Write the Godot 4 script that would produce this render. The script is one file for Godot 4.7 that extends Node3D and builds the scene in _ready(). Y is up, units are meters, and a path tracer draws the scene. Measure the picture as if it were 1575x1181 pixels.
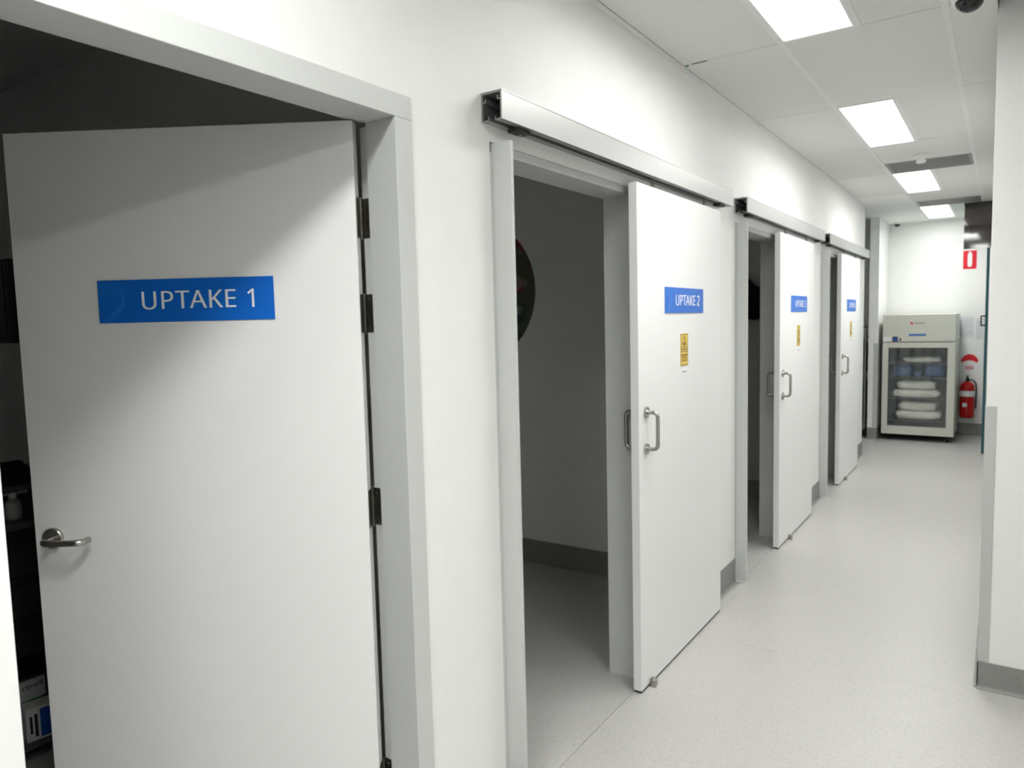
extends Node3D
# Hospital corridor with one hinged door and three sliding doors.
# x: out from the door wall into the corridor, y: up, depth d runs along the corridor (z = -d). Metres.

const CEIL := 2.7134
const END_D := 10.75
var M := {}
var used := {}

# ---------------------------------------------------------------- helpers
func V(x: float, y: float, d: float) -> Vector3:
	return Vector3(x, y, -d)

func ST() -> SurfaceTool:
	var st := SurfaceTool.new()
	st.begin(Mesh.PRIMITIVE_TRIANGLES)
	return st

func tri(st: SurfaceTool, a: Vector3, b: Vector3, c: Vector3, n: Vector3) -> void:
	var g := (b - a).cross(c - a)
	if g.length() < 1e-12:
		return
	g = g.normalized()
	if g.dot(n) > 0.0:
		var t := b
		b = c
		c = t
	else:
		g = -g
	for p in [a, b, c]:
		st.set_normal(g)
		st.set_uv(Vector2.ZERO)
		st.add_vertex(p)

func quad(st: SurfaceTool, a: Vector3, b: Vector3, c: Vector3, d: Vector3, n: Vector3) -> void:
	tri(st, a, b, c, n)
	tri(st, a, c, d, n)

func box(st: SurfaceTool, p: Vector3, q: Vector3, ch := 0.0) -> void:
	var c := (p + q) / 2.0
	var h := (q - p).abs() / 2.0
	ch = minf(ch, minf(h.x, minf(h.y, h.z)) * 0.49)
	var pt := func(s: Vector3, i: int) -> Vector3:
		var e := h - Vector3(ch, ch, ch)
		e[i] = h[i]
		return c + e * s
	for i in 3:
		var j := (i + 1) % 3
		var k := (i + 2) % 3
		for a in [-1.0, 1.0]:
			var r := []
			for s in [[-1.0, -1.0], [1.0, -1.0], [1.0, 1.0], [-1.0, 1.0]]:
				var v := Vector3.ZERO
				v[i] = a
				v[j] = s[0]
				v[k] = s[1]
				r.append(pt.call(v, i))
			var n := Vector3.ZERO
			n[i] = a
			quad(st, r[0], r[1], r[2], r[3], n)
			if ch > 0.0:
				for b in [-1.0, 1.0]:
					var v0 := Vector3.ZERO
					v0[i] = a
					v0[j] = b
					v0[k] = -1.0
					var v1 := v0
					v1[k] = 1.0
					var m := v0
					m[k] = 0.0
					quad(st, pt.call(v0, i), pt.call(v1, i), pt.call(v1, j), pt.call(v0, j), m)
	if ch > 0.0:
		for x in [-1.0, 1.0]:
			for y in [-1.0, 1.0]:
				for z in [-1.0, 1.0]:
					var s := Vector3(x, y, z)
					tri(st, pt.call(s, 0), pt.call(s, 1), pt.call(s, 2), s)

func tube(st: SurfaceTool, pts: Array, r: float, segs := 14) -> void:
	var rings := []
	var side := Vector3.ZERO
	for i in pts.size():
		var t: Vector3
		if i == 0:
			t = pts[1] - pts[0]
		elif i == pts.size() - 1:
			t = pts[i] - pts[i - 1]
		else:
			t = (pts[i + 1] - pts[i]).normalized() + (pts[i] - pts[i - 1]).normalized()
		t = t.normalized()
		if side == Vector3.ZERO:
			side = t.cross(Vector3.UP if absf(t.y) < 0.9 else Vector3.RIGHT).normalized()
		side = (side - t * side.dot(t)).normalized()
		var up := t.cross(side)
		var ring := []
		for k in segs:
			var a := TAU * k / segs
			ring.append(side * cos(a) + up * sin(a))
		rings.append(ring)
	for i in pts.size() - 1:
		for k in segs:
			var l := (k + 1) % segs
			var q := [[i, k], [i + 1, k], [i + 1, l], [i, k], [i + 1, l], [i, l]]
			var P := []
			for e in q:
				P.append(pts[e[0]] + rings[e[0]][e[1]] * r)
			for o in [0, 3]:
				var order := [o, o + 1, o + 2]
				if (P[o + 1] - P[o]).cross(P[o + 2] - P[o]).dot(rings[i][k]) > 0.0:
					order = [o, o + 2, o + 1]
				for e in order:
					st.set_normal(rings[q[e][0]][q[e][1]])
					st.set_uv(Vector2.ZERO)
					st.add_vertex(P[e])
	for e in [0, pts.size() - 1]:
		var n: Vector3 = (pts[0] - pts[1]) if e == 0 else (pts[e] - pts[e - 1])
		for k in segs:
			tri(st, pts[e], pts[e] + rings[e][k] * r, pts[e] + rings[e][(k + 1) % segs] * r, n)

func lathe(st: SurfaceTool, xf: Transform3D, prof: Array, segs := 28) -> void:
	for i in prof.size() - 1:
		var a: Vector2 = prof[i]
		var b: Vector2 = prof[i + 1]
		var n2 := Vector2(b.y - a.y, -(b.x - a.x)).normalized()
		if n2 == Vector2.ZERO:
			continue
		for k in segs:
			var P := []
			var N := []
			for e in [[a, k], [b, k], [b, k + 1], [a, k + 1]]:
				var an: float = TAU * (int(e[1]) % segs) / segs
				var dir := Vector3(cos(an), 0, sin(an))
				P.append(xf * (dir * e[0].x + Vector3(0, e[0].y, 0)))
				N.append((xf.basis * (dir * n2.x + Vector3(0, n2.y, 0))).normalized())
			for o in [[0, 1, 2], [0, 2, 3]]:
				var g: Vector3 = (P[o[1]] - P[o[0]]).cross(P[o[2]] - P[o[0]])
				if g.length() < 1e-13:
					continue
				var order: Array = o
				if g.dot(N[0] + N[2]) > 0.0:
					order = [o[0], o[2], o[1]]
				for e in order:
					st.set_normal(N[e])
					st.set_uv(Vector2.ZERO)
					st.add_vertex(P[e])

func prism(st: SurfaceTool, poly: PackedVector2Array, z0: float, z1: float, xf := Transform3D()) -> void:
	var idx := Geometry2D.triangulate_polygon(poly)
	for i in range(0, idx.size(), 3):
		for z in [z0, z1]:
			var n := xf.basis * Vector3(0, 0, 1.0 if z == maxf(z0, z1) else -1.0)
			tri(st, xf * Vector3(poly[idx[i]].x, poly[idx[i]].y, z), xf * Vector3(poly[idx[i + 1]].x, poly[idx[i + 1]].y, z), xf * Vector3(poly[idx[i + 2]].x, poly[idx[i + 2]].y, z), n)
	var area := 0.0
	for i in poly.size():
		area += poly[i].cross(poly[(i + 1) % poly.size()])
	for i in poly.size():
		var a := poly[i]
		var b := poly[(i + 1) % poly.size()]
		var n2 := Vector2(b.y - a.y, a.x - b.x) * signf(area)
		quad(st, xf * Vector3(a.x, a.y, z0), xf * Vector3(b.x, b.y, z0), xf * Vector3(b.x, b.y, z1), xf * Vector3(a.x, a.y, z1), xf.basis * Vector3(n2.x, n2.y, 0))

func ring_prism(st: SurfaceTool, outer: PackedVector2Array, inner: PackedVector2Array, z0: float, z1: float) -> void:
	for i in outer.size():
		var j := (i + 1) % outer.size()
		prism(st, PackedVector2Array([outer[i], outer[j], inner[j], inner[i]]), z0, z1)

func lettering(st: SurfaceTool, what: String, centre: Vector3, w: float, h: float, depth := 0.0008) -> void:
	# words set to a given width and cap height, facing +z
	var f := SystemFont.new()
	f.font_names = PackedStringArray(["Droid Sans"])
	var tm := TextMesh.new()
	tm.font = f
	tm.text = what
	tm.font_size = 64
	tm.pixel_size = 0.01
	tm.depth = 0.01
	tm.curve_step = 0.8
	var bb := tm.get_aabb()
	var s := Vector3(w / bb.size.x, h / bb.size.y, depth / bb.size.z)
	var xf := Transform3D(Basis.from_scale(s), centre - (bb.position + bb.size / 2.0) * s)
	st.append_from(tm, 0, xf)

func numbered(called: String) -> String:
	used[called] = used.get(called, -1) + 1
	return called if used[called] == 0 else "%s_%03d" % [called, used[called]]

func mi(called: String, st: SurfaceTool, m: Material, parent: Node = null) -> MeshInstance3D:
	var o := MeshInstance3D.new()
	o.mesh = st.commit()
	o.material_override = null
	for i in o.mesh.get_surface_count():
		o.mesh.surface_set_material(i, m)
	o.name = numbered(called) if parent == null else called
	o.cast_shadow = GeometryInstance3D.SHADOW_CASTING_SETTING_ON
	(self if parent == null else parent).add_child(o, true)
	return o

func bx(called: String, p: Vector3, q: Vector3, m: Material, parent: Node = null, ch := 0.0) -> MeshInstance3D:
	# a box between two world corners; a part is placed in its parent's own frame
	var c := (p + q) / 2.0
	c.y = minf(p.y, q.y)
	var st := ST()
	if parent == null:
		box(st, p - c, q - c, ch)
		var o := mi(called, st, m)
		o.position = c
		return o
	box(st, p, q, ch)
	return mi(called, st, m, parent)

func thing(called: String, label: String, category: String, at := Vector3.ZERO, turn := 0.0, group := "") -> Node3D:
	var o := Node3D.new()
	o.name = numbered(called)
	add_child(o, true)
	o.position = at
	o.rotation_degrees.y = turn
	tag(o, label, category, group)
	return o

func tag(o: Node3D, label: String, category: String, group := "", kind := "") -> Node3D:
	if label:
		o.set_meta("label", label)
	if category:
		o.set_meta("category", category)
	if group:
		o.set_meta("group", group)
	if kind:
		o.set_meta("kind", kind)
	return o

func structure(o: Node3D, label: String, category: String) -> Node3D:
	return tag(o, label, category, "", "structure")

func holder(called: String, at := Vector3.ZERO, turn := 0.0) -> Node3D:
	var o := Node3D.new()
	o.name = numbered(called)
	add_child(o, true)
	o.position = at
	o.rotation_degrees.y = turn
	return o

# ---------------------------------------------------------------- materials
func mat(called: String, c: Color, rough: float, metal := 0.0, spec := 0.5) -> StandardMaterial3D:
	var m := StandardMaterial3D.new()
	m.resource_name = called
	m.albedo_color = c
	m.roughness = rough
	m.metallic = metal
	m.metallic_specular = spec
	M[called] = m
	return m

func noise_tex(freq: float, size: int, lo: Color, hi: Color, sd: int, octaves := 4) -> NoiseTexture2D:
	var n := FastNoiseLite.new()
	n.seed = sd
	n.frequency = freq
	n.fractal_octaves = octaves
	var t := NoiseTexture2D.new()
	t.width = size
	t.height = size
	t.seamless = true
	t.noise = n
	var g := Gradient.new()
	g.set_color(0, lo)
	g.set_color(1, hi)
	t.color_ramp = g
	return t

func bump_tex(freq: float, size: int, strength: float, sd: int) -> NoiseTexture2D:
	var n := FastNoiseLite.new()
	n.seed = sd
	n.frequency = freq
	n.fractal_octaves = 3
	var t := NoiseTexture2D.new()
	t.width = size
	t.height = size
	t.seamless = true
	t.noise = n
	t.as_normal_map = true
	t.bump_strength = strength
	return t

func triplanar(m: StandardMaterial3D, per_metre: float) -> void:
	m.uv1_triplanar = true
	m.uv1_world_triplanar = true
	m.uv1_scale = Vector3.ONE * per_metre

func speckles(base: Color, chips: Array, count: int, sd: int) -> ImageTexture:
	var rng := RandomNumberGenerator.new()
	rng.seed = sd
	var n := 1024
	var im := Image.create(n, n, false, Image.FORMAT_RGB8)
	im.fill(base)
	for i in count:
		var c: Color = chips[rng.randi() % chips.size()]
		var x := rng.randi() % n
		var y := rng.randi() % n
		var w := rng.randi_range(2, 5)
		var h := rng.randi_range(2, 4)
		for a in w:
			for b in h:
				if (a == 0 or a == w - 1) and (b == 0 or b == h - 1):
					continue
				im.set_pixel((x + a) % n, (y + b) % n, c)
	return ImageTexture.create_from_image(im)

func make_materials() -> void:
	var m := mat("wall_paint", Color(0.93, 0.93, 0.922), 0.6)
	m.albedo_texture = noise_tex(0.006, 512, Color(0.99, 0.99, 0.99), Color(1, 1, 1), 3)
	m.normal_enabled = true
	m.normal_texture = bump_tex(0.06, 512, 1.2, 5)
	m.normal_scale = 0.06
	triplanar(m, 1.4)
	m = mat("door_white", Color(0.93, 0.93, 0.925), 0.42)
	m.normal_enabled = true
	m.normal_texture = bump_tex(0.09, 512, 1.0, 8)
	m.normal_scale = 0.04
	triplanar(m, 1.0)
	mat("door_edge", Color(0.92, 0.92, 0.92), 0.45)
	m = mat("frame_grey", Color(0.775, 0.785, 0.775), 0.45)
	m = mat("floor_vinyl", Color(1, 1, 1), 0.33, 0.0, 0.45)
	m.albedo_texture = speckles(Color(0.715, 0.708, 0.695), [Color(0.66, 0.655, 0.645), Color(0.76, 0.755, 0.745), Color(0.69, 0.675, 0.65), Color(0.63, 0.63, 0.63), Color(0.74, 0.73, 0.71)], 42000, 11)
	m.normal_enabled = true
	m.normal_texture = bump_tex(0.12, 512, 1.5, 21)
	m.normal_scale = 0.25
	triplanar(m, 1.0)
	mat("floor_joint", Color(0.42, 0.41, 0.40), 0.8)
	m = mat("skirting_vinyl", Color(1, 1, 1), 0.5)
	m.albedo_texture = speckles(Color(0.545, 0.545, 0.53), [Color(0.50, 0.50, 0.49), Color(0.585, 0.585, 0.57)], 40000, 12)
	triplanar(m, 1.0)
	m = mat("ceiling_tile", Color(0.86, 0.865, 0.85), 0.85)
	m.normal_enabled = true
	m.normal_texture = bump_tex(0.15, 512, 2.0, 31)
	m.normal_scale = 0.2
	triplanar(m, 2.0)
	mat("ceiling_bar", Color(0.88, 0.88, 0.875), 0.5)
	mat("ceiling_void", Color(0.30, 0.30, 0.30), 0.9)
	m = mat("aluminium", Color(0.79, 0.79, 0.785), 0.40, 0.7)
	mat("channel_metal", Color(0.62, 0.63, 0.63), 0.45, 0.85)
	mat("dark_metal", Color(0.20, 0.20, 0.20), 0.5, 0.5)
	mat("steel", Color(0.70, 0.69, 0.67), 0.24, 1.0)
	mat("dark_steel", Color(0.50, 0.49, 0.46), 0.36, 1.0)
	mat("black_rubber", Color(0.05, 0.05, 0.05), 0.7)
	mat("black_gloss", Color(0.035, 0.035, 0.045), 0.12)
	mat("white_plastic", Color(0.92, 0.92, 0.91), 0.4)
	mat("sign_letters", Color(0.95, 0.95, 0.95), 0.5)
	mat("sign_yellow", Color(0.88, 0.745, 0.31), 0.5)
	mat("sign_black", Color(0.06, 0.06, 0.05), 0.5)
	mat("sign_red", Color(0.85, 0.07, 0.16), 0.45)
	mat("red_paint", Color(0.72, 0.03, 0.05), 0.25)
	mat("guard_grey", Color(0.74, 0.745, 0.735), 0.5)
	mat("cabinet_cream", Color(0.84, 0.835, 0.79), 0.4)
	mat("cabinet_inside", Color(0.22, 0.22, 0.215), 0.6)
	mat("wire_grey", Color(0.45, 0.45, 0.45), 0.4, 0.6)
	mat("linen_white", Color(0.92, 0.92, 0.88), 0.95)
	mat("linen_blue", Color(0.30, 0.40, 0.58), 0.95)
	mat("label_blue", Color(0.25, 0.45, 0.72), 0.5)
	mat("display_blue", Color(0.12, 0.35, 0.70), 0.2)
	mat("sticker_green", Color(0.15, 0.48, 0.22), 0.6)
	mat("sticker_navy", Color(0.15, 0.17, 0.30), 0.6)
	mat("grille_grey", Color(0.55, 0.55, 0.54), 0.5, 0.3)
	mat("dark_plastic", Color(0.16, 0.165, 0.175), 0.5)
	mat("trolley_grey", Color(0.34, 0.345, 0.36), 0.5)
	mat("dark_cloth", Color(0.05, 0.05, 0.06), 0.95)
	mat("tinted_glass", Color(0.27, 0.24, 0.22), 0.05, 0.0, 0.75)
	m = mat("clear_glass", Color(0.6, 0.66, 0.66, 0.06), 0.02)
	m.transparency = BaseMaterial3D.TRANSPARENCY_ALPHA
	m = mat("door_glass", Color(0.55, 0.78, 0.80, 0.45), 0.03)
	m.transparency = BaseMaterial3D.TRANSPARENCY_ALPHA
	mat("glass_edge", Color(0.13, 0.33, 0.36), 0.15)
	m = mat("diffuser", Color(1, 1, 1), 0.6)
	m.emission_enabled = true
	m.emission = Color(1, 1, 1)
	m.emission_energy_multiplier = 1.6

# ---------------------------------------------------------------- print
func wave_print() -> ImageTexture:
	# the blue face of the room signs with its fan of fine pale lines at one end
	var w := 760
	var h := 180
	var im := Image.create(w, h, false, Image.FORMAT_RGB8)
	var base := Color(0.0, 0.41, 0.81)
	im.fill(base)
	for k in 10:
		var f := k / 9.0
		var p0 := Vector2(0, 4 + 44 * f)
		var p1 := Vector2(105 - 40 * f, 12 + 46 * f)
		var tip := Vector2(116 - 4 * f, 62 + 34 * f)
		var last := Vector2(10 + 46 * f, 178)
		var pts := []
		for i in 90:
			var t := i / 89.0
			pts.append(p0.bezier_interpolate(p1, Vector2(tip.x - 6, tip.y - 26), tip, t))
		for i in 90:
			var t := i / 89.0
			pts.append(tip.bezier_interpolate(Vector2(tip.x + 3, tip.y + 26), Vector2(70 + 10 * f, 128 + 6 * f), last, t))
		for i in pts.size() - 1:
			var a: Vector2 = pts[i]
			var b: Vector2 = pts[i + 1]
			var n := int(maxf(1.0, a.distance_to(b) * 2.0))
			for j in n:
				var q := a.lerp(b, j / float(n))
				var px := Vector2i(int(q.x), int(q.y))
				if px.x >= 0 and px.y >= 0 and px.x < w and px.y < h:
					im.set_pixelv(px, base.lerp(Color(0.45, 0.72, 0.98), 0.40))
	return ImageTexture.create_from_image(im)

func mural_print() -> ImageTexture:
	# loose watercolour blotches: pink above, leaf green and teal below
	var n := FastNoiseLite.new()
	n.seed = 40
	n.frequency = 0.011
	n.fractal_octaves = 4
	var im := Image.create(256, 256, false, Image.FORMAT_RGB8)
	for y in 256:
		for x in 256:
			var a := n.get_noise_2d(x, y)
			var b := n.get_noise_2d(x + 700, y + 300)
			var c := Color(0.42, 0.45, 0.36)
			c = c.lerp(Color(0.62, 0.22, 0.36), clampf((a + (0.42 - y / 256.0) * 1.1) * 3.2, 0, 1))
			c = c.lerp(Color(0.16, 0.34, 0.33), clampf((b + (y / 256.0 - 0.72) * 1.6) * 3.0, 0, 1))
			c = c.lerp(Color(0.78, 0.76, 0.70), clampf((absf(b) - 0.33) * 4.0, 0, 0.8))
			im.set_pixel(x, y, c)
	return ImageTexture.create_from_image(im)

func face_quad(st: SurfaceTool, w: float, h: float, z: float) -> void:
	# a facing rectangle with picture coordinates
	var c := [Vector3(-w / 2, h / 2, z), Vector3(w / 2, h / 2, z), Vector3(w / 2, -h / 2, z), Vector3(-w / 2, -h / 2, z)]
	var u := [Vector2(0, 0), Vector2(1, 0), Vector2(1, 1), Vector2(0, 1)]
	for i in [0, 1, 2, 0, 2, 3]:
		st.set_normal(Vector3(0, 0, 1))
		st.set_uv(u[i])
		st.add_vertex(c[i])

# ---------------------------------------------------------------- scene
func _ready() -> void:
	var cam := Camera3D.new()
	cam.name = "camera"
	cam.fov = 55.915
	cam.near = 0.05
	cam.far = 100.0
	cam.position = Vector3(1.2752, 1.5617, 0.0)
	cam.rotation_degrees = Vector3(-4.8853, 34.2451, -1.426)
	cam.current = true
	var lens := CameraAttributesPhysical.new()
	lens.frustum_focal_length = 22.605
	lens.frustum_focus_distance = 1.95
	lens.exposure_aperture = 4.8
	cam.attributes = lens
	add_child(cam)
	var we := WorldEnvironment.new()
	we.name = "world_environment"
	var env := Environment.new()
	env.background_mode = Environment.BG_COLOR
	env.background_color = Color(0, 0, 0)
	env.tonemap_mode = Environment.TONE_MAPPER_LINEAR
	env.tonemap_exposure = EXPOSURE
	env.sdfgi_enabled = true
	env.ssao_enabled = true
	env.ssil_enabled = true
	we.environment = env
	add_child(we)
	make_materials()
	build_shell()
	build_ceiling()
	build_hinged_door()
	build_sliding_doors()
	build_corridor_end()
	build_rooms()

const EXPOSURE := 2.9
const PANEL_ENERGY := 0.36
const BEAM_ENERGY := 0.28
const BEAM_ANGLE := 56.0

# door positions along the wall: post, jamb, leaf near and far edge, track near and far end
const SLIDERS := [
	{"post": 1.800, "jamb": 2.785, "near": 2.683, "far": 3.699, "rail": 1.745, "rail_end": 3.875},
	{"post": 4.175, "jamb": 5.165, "near": 4.904, "far": 5.912, "rail": 4.135, "rail_end": 6.258},
	{"post": 6.515, "jamb": 7.500, "near": 7.041, "far": 8.050, "rail": 6.462, "rail_end": 8.544},
]

func build_shell() -> void:
	# floor: a slab with welded vinyl sheets on it
	var fl := holder("floor")
	structure(fl, "speckled pale grey vinyl floor with fine welded seams", "floor")
	bx("floor_slab", V(-4.3, -0.12, -2.8), V(3.5, -0.003, 11.0), M.floor_joint, fl)
	for r in [[0.0275, 3.5, -2.8, 3.3585], [0.0275, 3.5, 3.3605, 11.0], [-4.3, 0.0255, -2.8, 1.65], [-4.3, 0.0255, 1.652, 3.92], [-4.3, 0.0255, 3.922, 6.3], [-4.3, 0.0255, 6.302, 11.0]]:
		bx("vinyl_sheet", V(r[0], -0.003, r[2]), V(r[1], 0.0, r[3]), M.floor_vinyl, fl)
	# the wall that holds the doors
	var w := holder("wall_left")
	structure(w, "white painted corridor wall with four doorways", "wall")
	var st := ST()
	var x0 := -0.13
	var top := 2.90
	var solid := [[-2.8, 0.402], [1.432, SLIDERS[0].post - 0.014]]
	for i in 3:
		var nxt: float = SLIDERS[i + 1].post - 0.014 if i < 2 else 8.755
		solid.append([SLIDERS[i].jamb + 0.03, nxt])
	for s in solid:
		box(st, V(x0, 0, s[0]), V(0, top, s[1]))
	box(st, V(x0, 2.137, 0.402), V(0, top, 1.432))
	for s in SLIDERS:
		box(st, V(x0, 2.096, s.post - 0.014), V(0, top, s.jamb + 0.03))
	mi("wall_face", st, M.wall_paint, w)
	# the pier past the last door and the end wall
	structure(bx("wall_pier", V(-0.105, 0, 9.87), V(0, 2.9, END_D), M.wall_paint, null, 0.002), "narrow white pier between the recess and the glass fronted cabinet", "wall")
	structure(bx("wall_end", V(-1.5, 0, END_D), V(3.5, 2.9, END_D + 0.12), M.wall_paint), "white wall closing the corridor behind the cabinet", "wall")
	structure(bx("wall_right", V(1.225, 0, 3.6), V(1.36, 2.9, END_D), M.wall_paint), "corridor side wall opposite the doors", "wall")
	structure(bx("wall_return", V(1.225, 0, 3.46), V(3.5, 2.9, 3.6), M.wall_paint, null, 0.002), "white wall turning off from the corridor beside the corner guard", "wall")
	structure(bx("wall_lobby", V(3.4, 0, -2.8), V(3.5, 2.9, 3.46), M.wall_paint), "white wall of the lobby behind the camera", "wall")
	structure(bx("wall_near", V(-4.3, 0, -2.9), V(3.5, 2.9, -2.8), M.wall_paint), "white wall closing the corridor behind the camera", "wall")
	# walls of the dim rooms
	structure(bx("wall_back", V(-4.3, 0, -2.8), V(-4.2, 2.9, 8.755), M.wall_paint), "back wall of the unlit rooms", "wall")
	structure(bx("wall_recess", V(-1.6, 0, 8.755), V(-1.5, 2.9, END_D), M.wall_paint), "back wall of the recess past the last sliding door", "wall")
	for d in [[-1.5, -1.4], [1.6, 1.7], [3.87, 3.97], [6.25, 6.35], [8.62, 8.755]]:
		structure(bx("wall_partition", V(-4.2, 0, d[0]), V(-0.13, 2.9, d[1]), M.wall_paint), "partition wall between two unlit rooms", "wall")
	# coved vinyl skirting
	var runs := [[-2.8, 0.40], [1.436, 1.784], [2.818, 4.159], [5.198, 6.499], [7.533, 8.755]]
	var b := holder("baseboard_left")
	structure(b, "grey vinyl skirting along the foot of the door wall", "skirting")
	for r in runs:
		skirting(b, V(0, 0, r[0]), V(0, 0, r[1]), Vector3(1, 0, 0))
	b = holder("baseboard_pier")
	structure(b, "grey vinyl skirting round the foot of the narrow pier", "skirting")
	skirting(b, V(-0.105, 0, 9.87), V(0.004, 0, 9.87), Vector3(0, 0, 1))
	skirting(b, V(0, 0, 9.87), V(0, 0, END_D), Vector3(1, 0, 0))
	b = holder("baseboard_end")
	structure(b, "grey vinyl skirting along the end wall behind the cabinet", "skirting")
	skirting(b, V(-1.5, 0, END_D), V(1.22, 0, END_D), Vector3(0, 0, 1))
	b = holder("baseboard_right")
	structure(b, "dark grey vinyl skirting wrapped round the guarded wall corner", "skirting")
	skirting(b, V(1.221, 0, 3.46), V(3.4, 0, 3.46), Vector3(0, 0, 1), 0.115)
	skirting(b, V(1.225, 0, 3.456), V(1.225, 0, END_D), Vector3(-1, 0, 0), 0.115)
	b = holder("baseboard_room")
	structure(b, "grey vinyl skirting inside the unlit rooms", "skirting")
	for d in [1.6, 3.87, 6.25]:
		skirting(b, V(-4.2, 0, d), V(-0.13, 0, d), Vector3(0, 0, 1), 0.15)
	# grey corner guards
	var g := thing("corner_guard", "tall pale grey plastic guard on the wall corner where the corridor narrows", "guard", V(1.225, 0.118, 3.46))
	bx("front_strip", Vector3(-0.003, 0, 0), Vector3(0.036, 1.06, 0.003), M.guard_grey, g, 0.001)
	bx("side_strip", Vector3(-0.003, 0, -0.04), Vector3(0, 1.06, 0), M.guard_grey, g, 0.001)
	g = thing("corner_guard", "grey plastic guard on the edge of the narrow pier by the cabinet", "guard", V(0, 0.152, 9.87))
	bx("front_strip", Vector3(-0.045, 0, 0), Vector3(0.003, 1.04, 0.003), M.guard_grey, g, 0.001)
	bx("side_strip", Vector3(0, 0, -0.045), Vector3(0.003, 1.04, 0), M.guard_grey, g, 0.001)

func skirting(parent: Node, a: Vector3, b: Vector3, out: Vector3, h := 0.145) -> void:
	# sheet with a small hollow curve onto the floor
	var prof := [Vector2(0, h), Vector2(0.003, h), Vector2(0.004, h - 0.002), Vector2(0.004, 0.014)]
	for i in 6:
		var t := (i + 1) / 6.0 * PI / 2
		prof.append(Vector2(0.004 + 0.012 * (1 - cos(t)), 0.014 - 0.012 * sin(t)))
	prof.append(Vector2(0.016, 0.0))
	var st := ST()
	for i in prof.size() - 1:
		var p: Vector2 = prof[i]
		var q: Vector2 = prof[i + 1]
		var n := out * (p.y - q.y) + Vector3.UP * (q.x - p.x)
		quad(st, a + out * p.x + Vector3.UP * p.y, b + out * p.x + Vector3.UP * p.y, b + out * q.x + Vector3.UP * q.y, a + out * q.x + Vector3.UP * q.y, n + Vector3.UP * 0.0001)
	for e in [a, b]:
		var away: Vector3 = (e - (b if e == a else a)).normalized()
		for i in prof.size() - 1:
			var p: Vector2 = prof[i]
			var q: Vector2 = prof[i + 1]
			quad(st, e + Vector3.UP * p.y, e + out * p.x + Vector3.UP * p.y, e + out * q.x + Vector3.UP * q.y, e + Vector3.UP * q.y, away)
	mi("skirting_strip", st, M.skirting_vinyl, parent)

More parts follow.
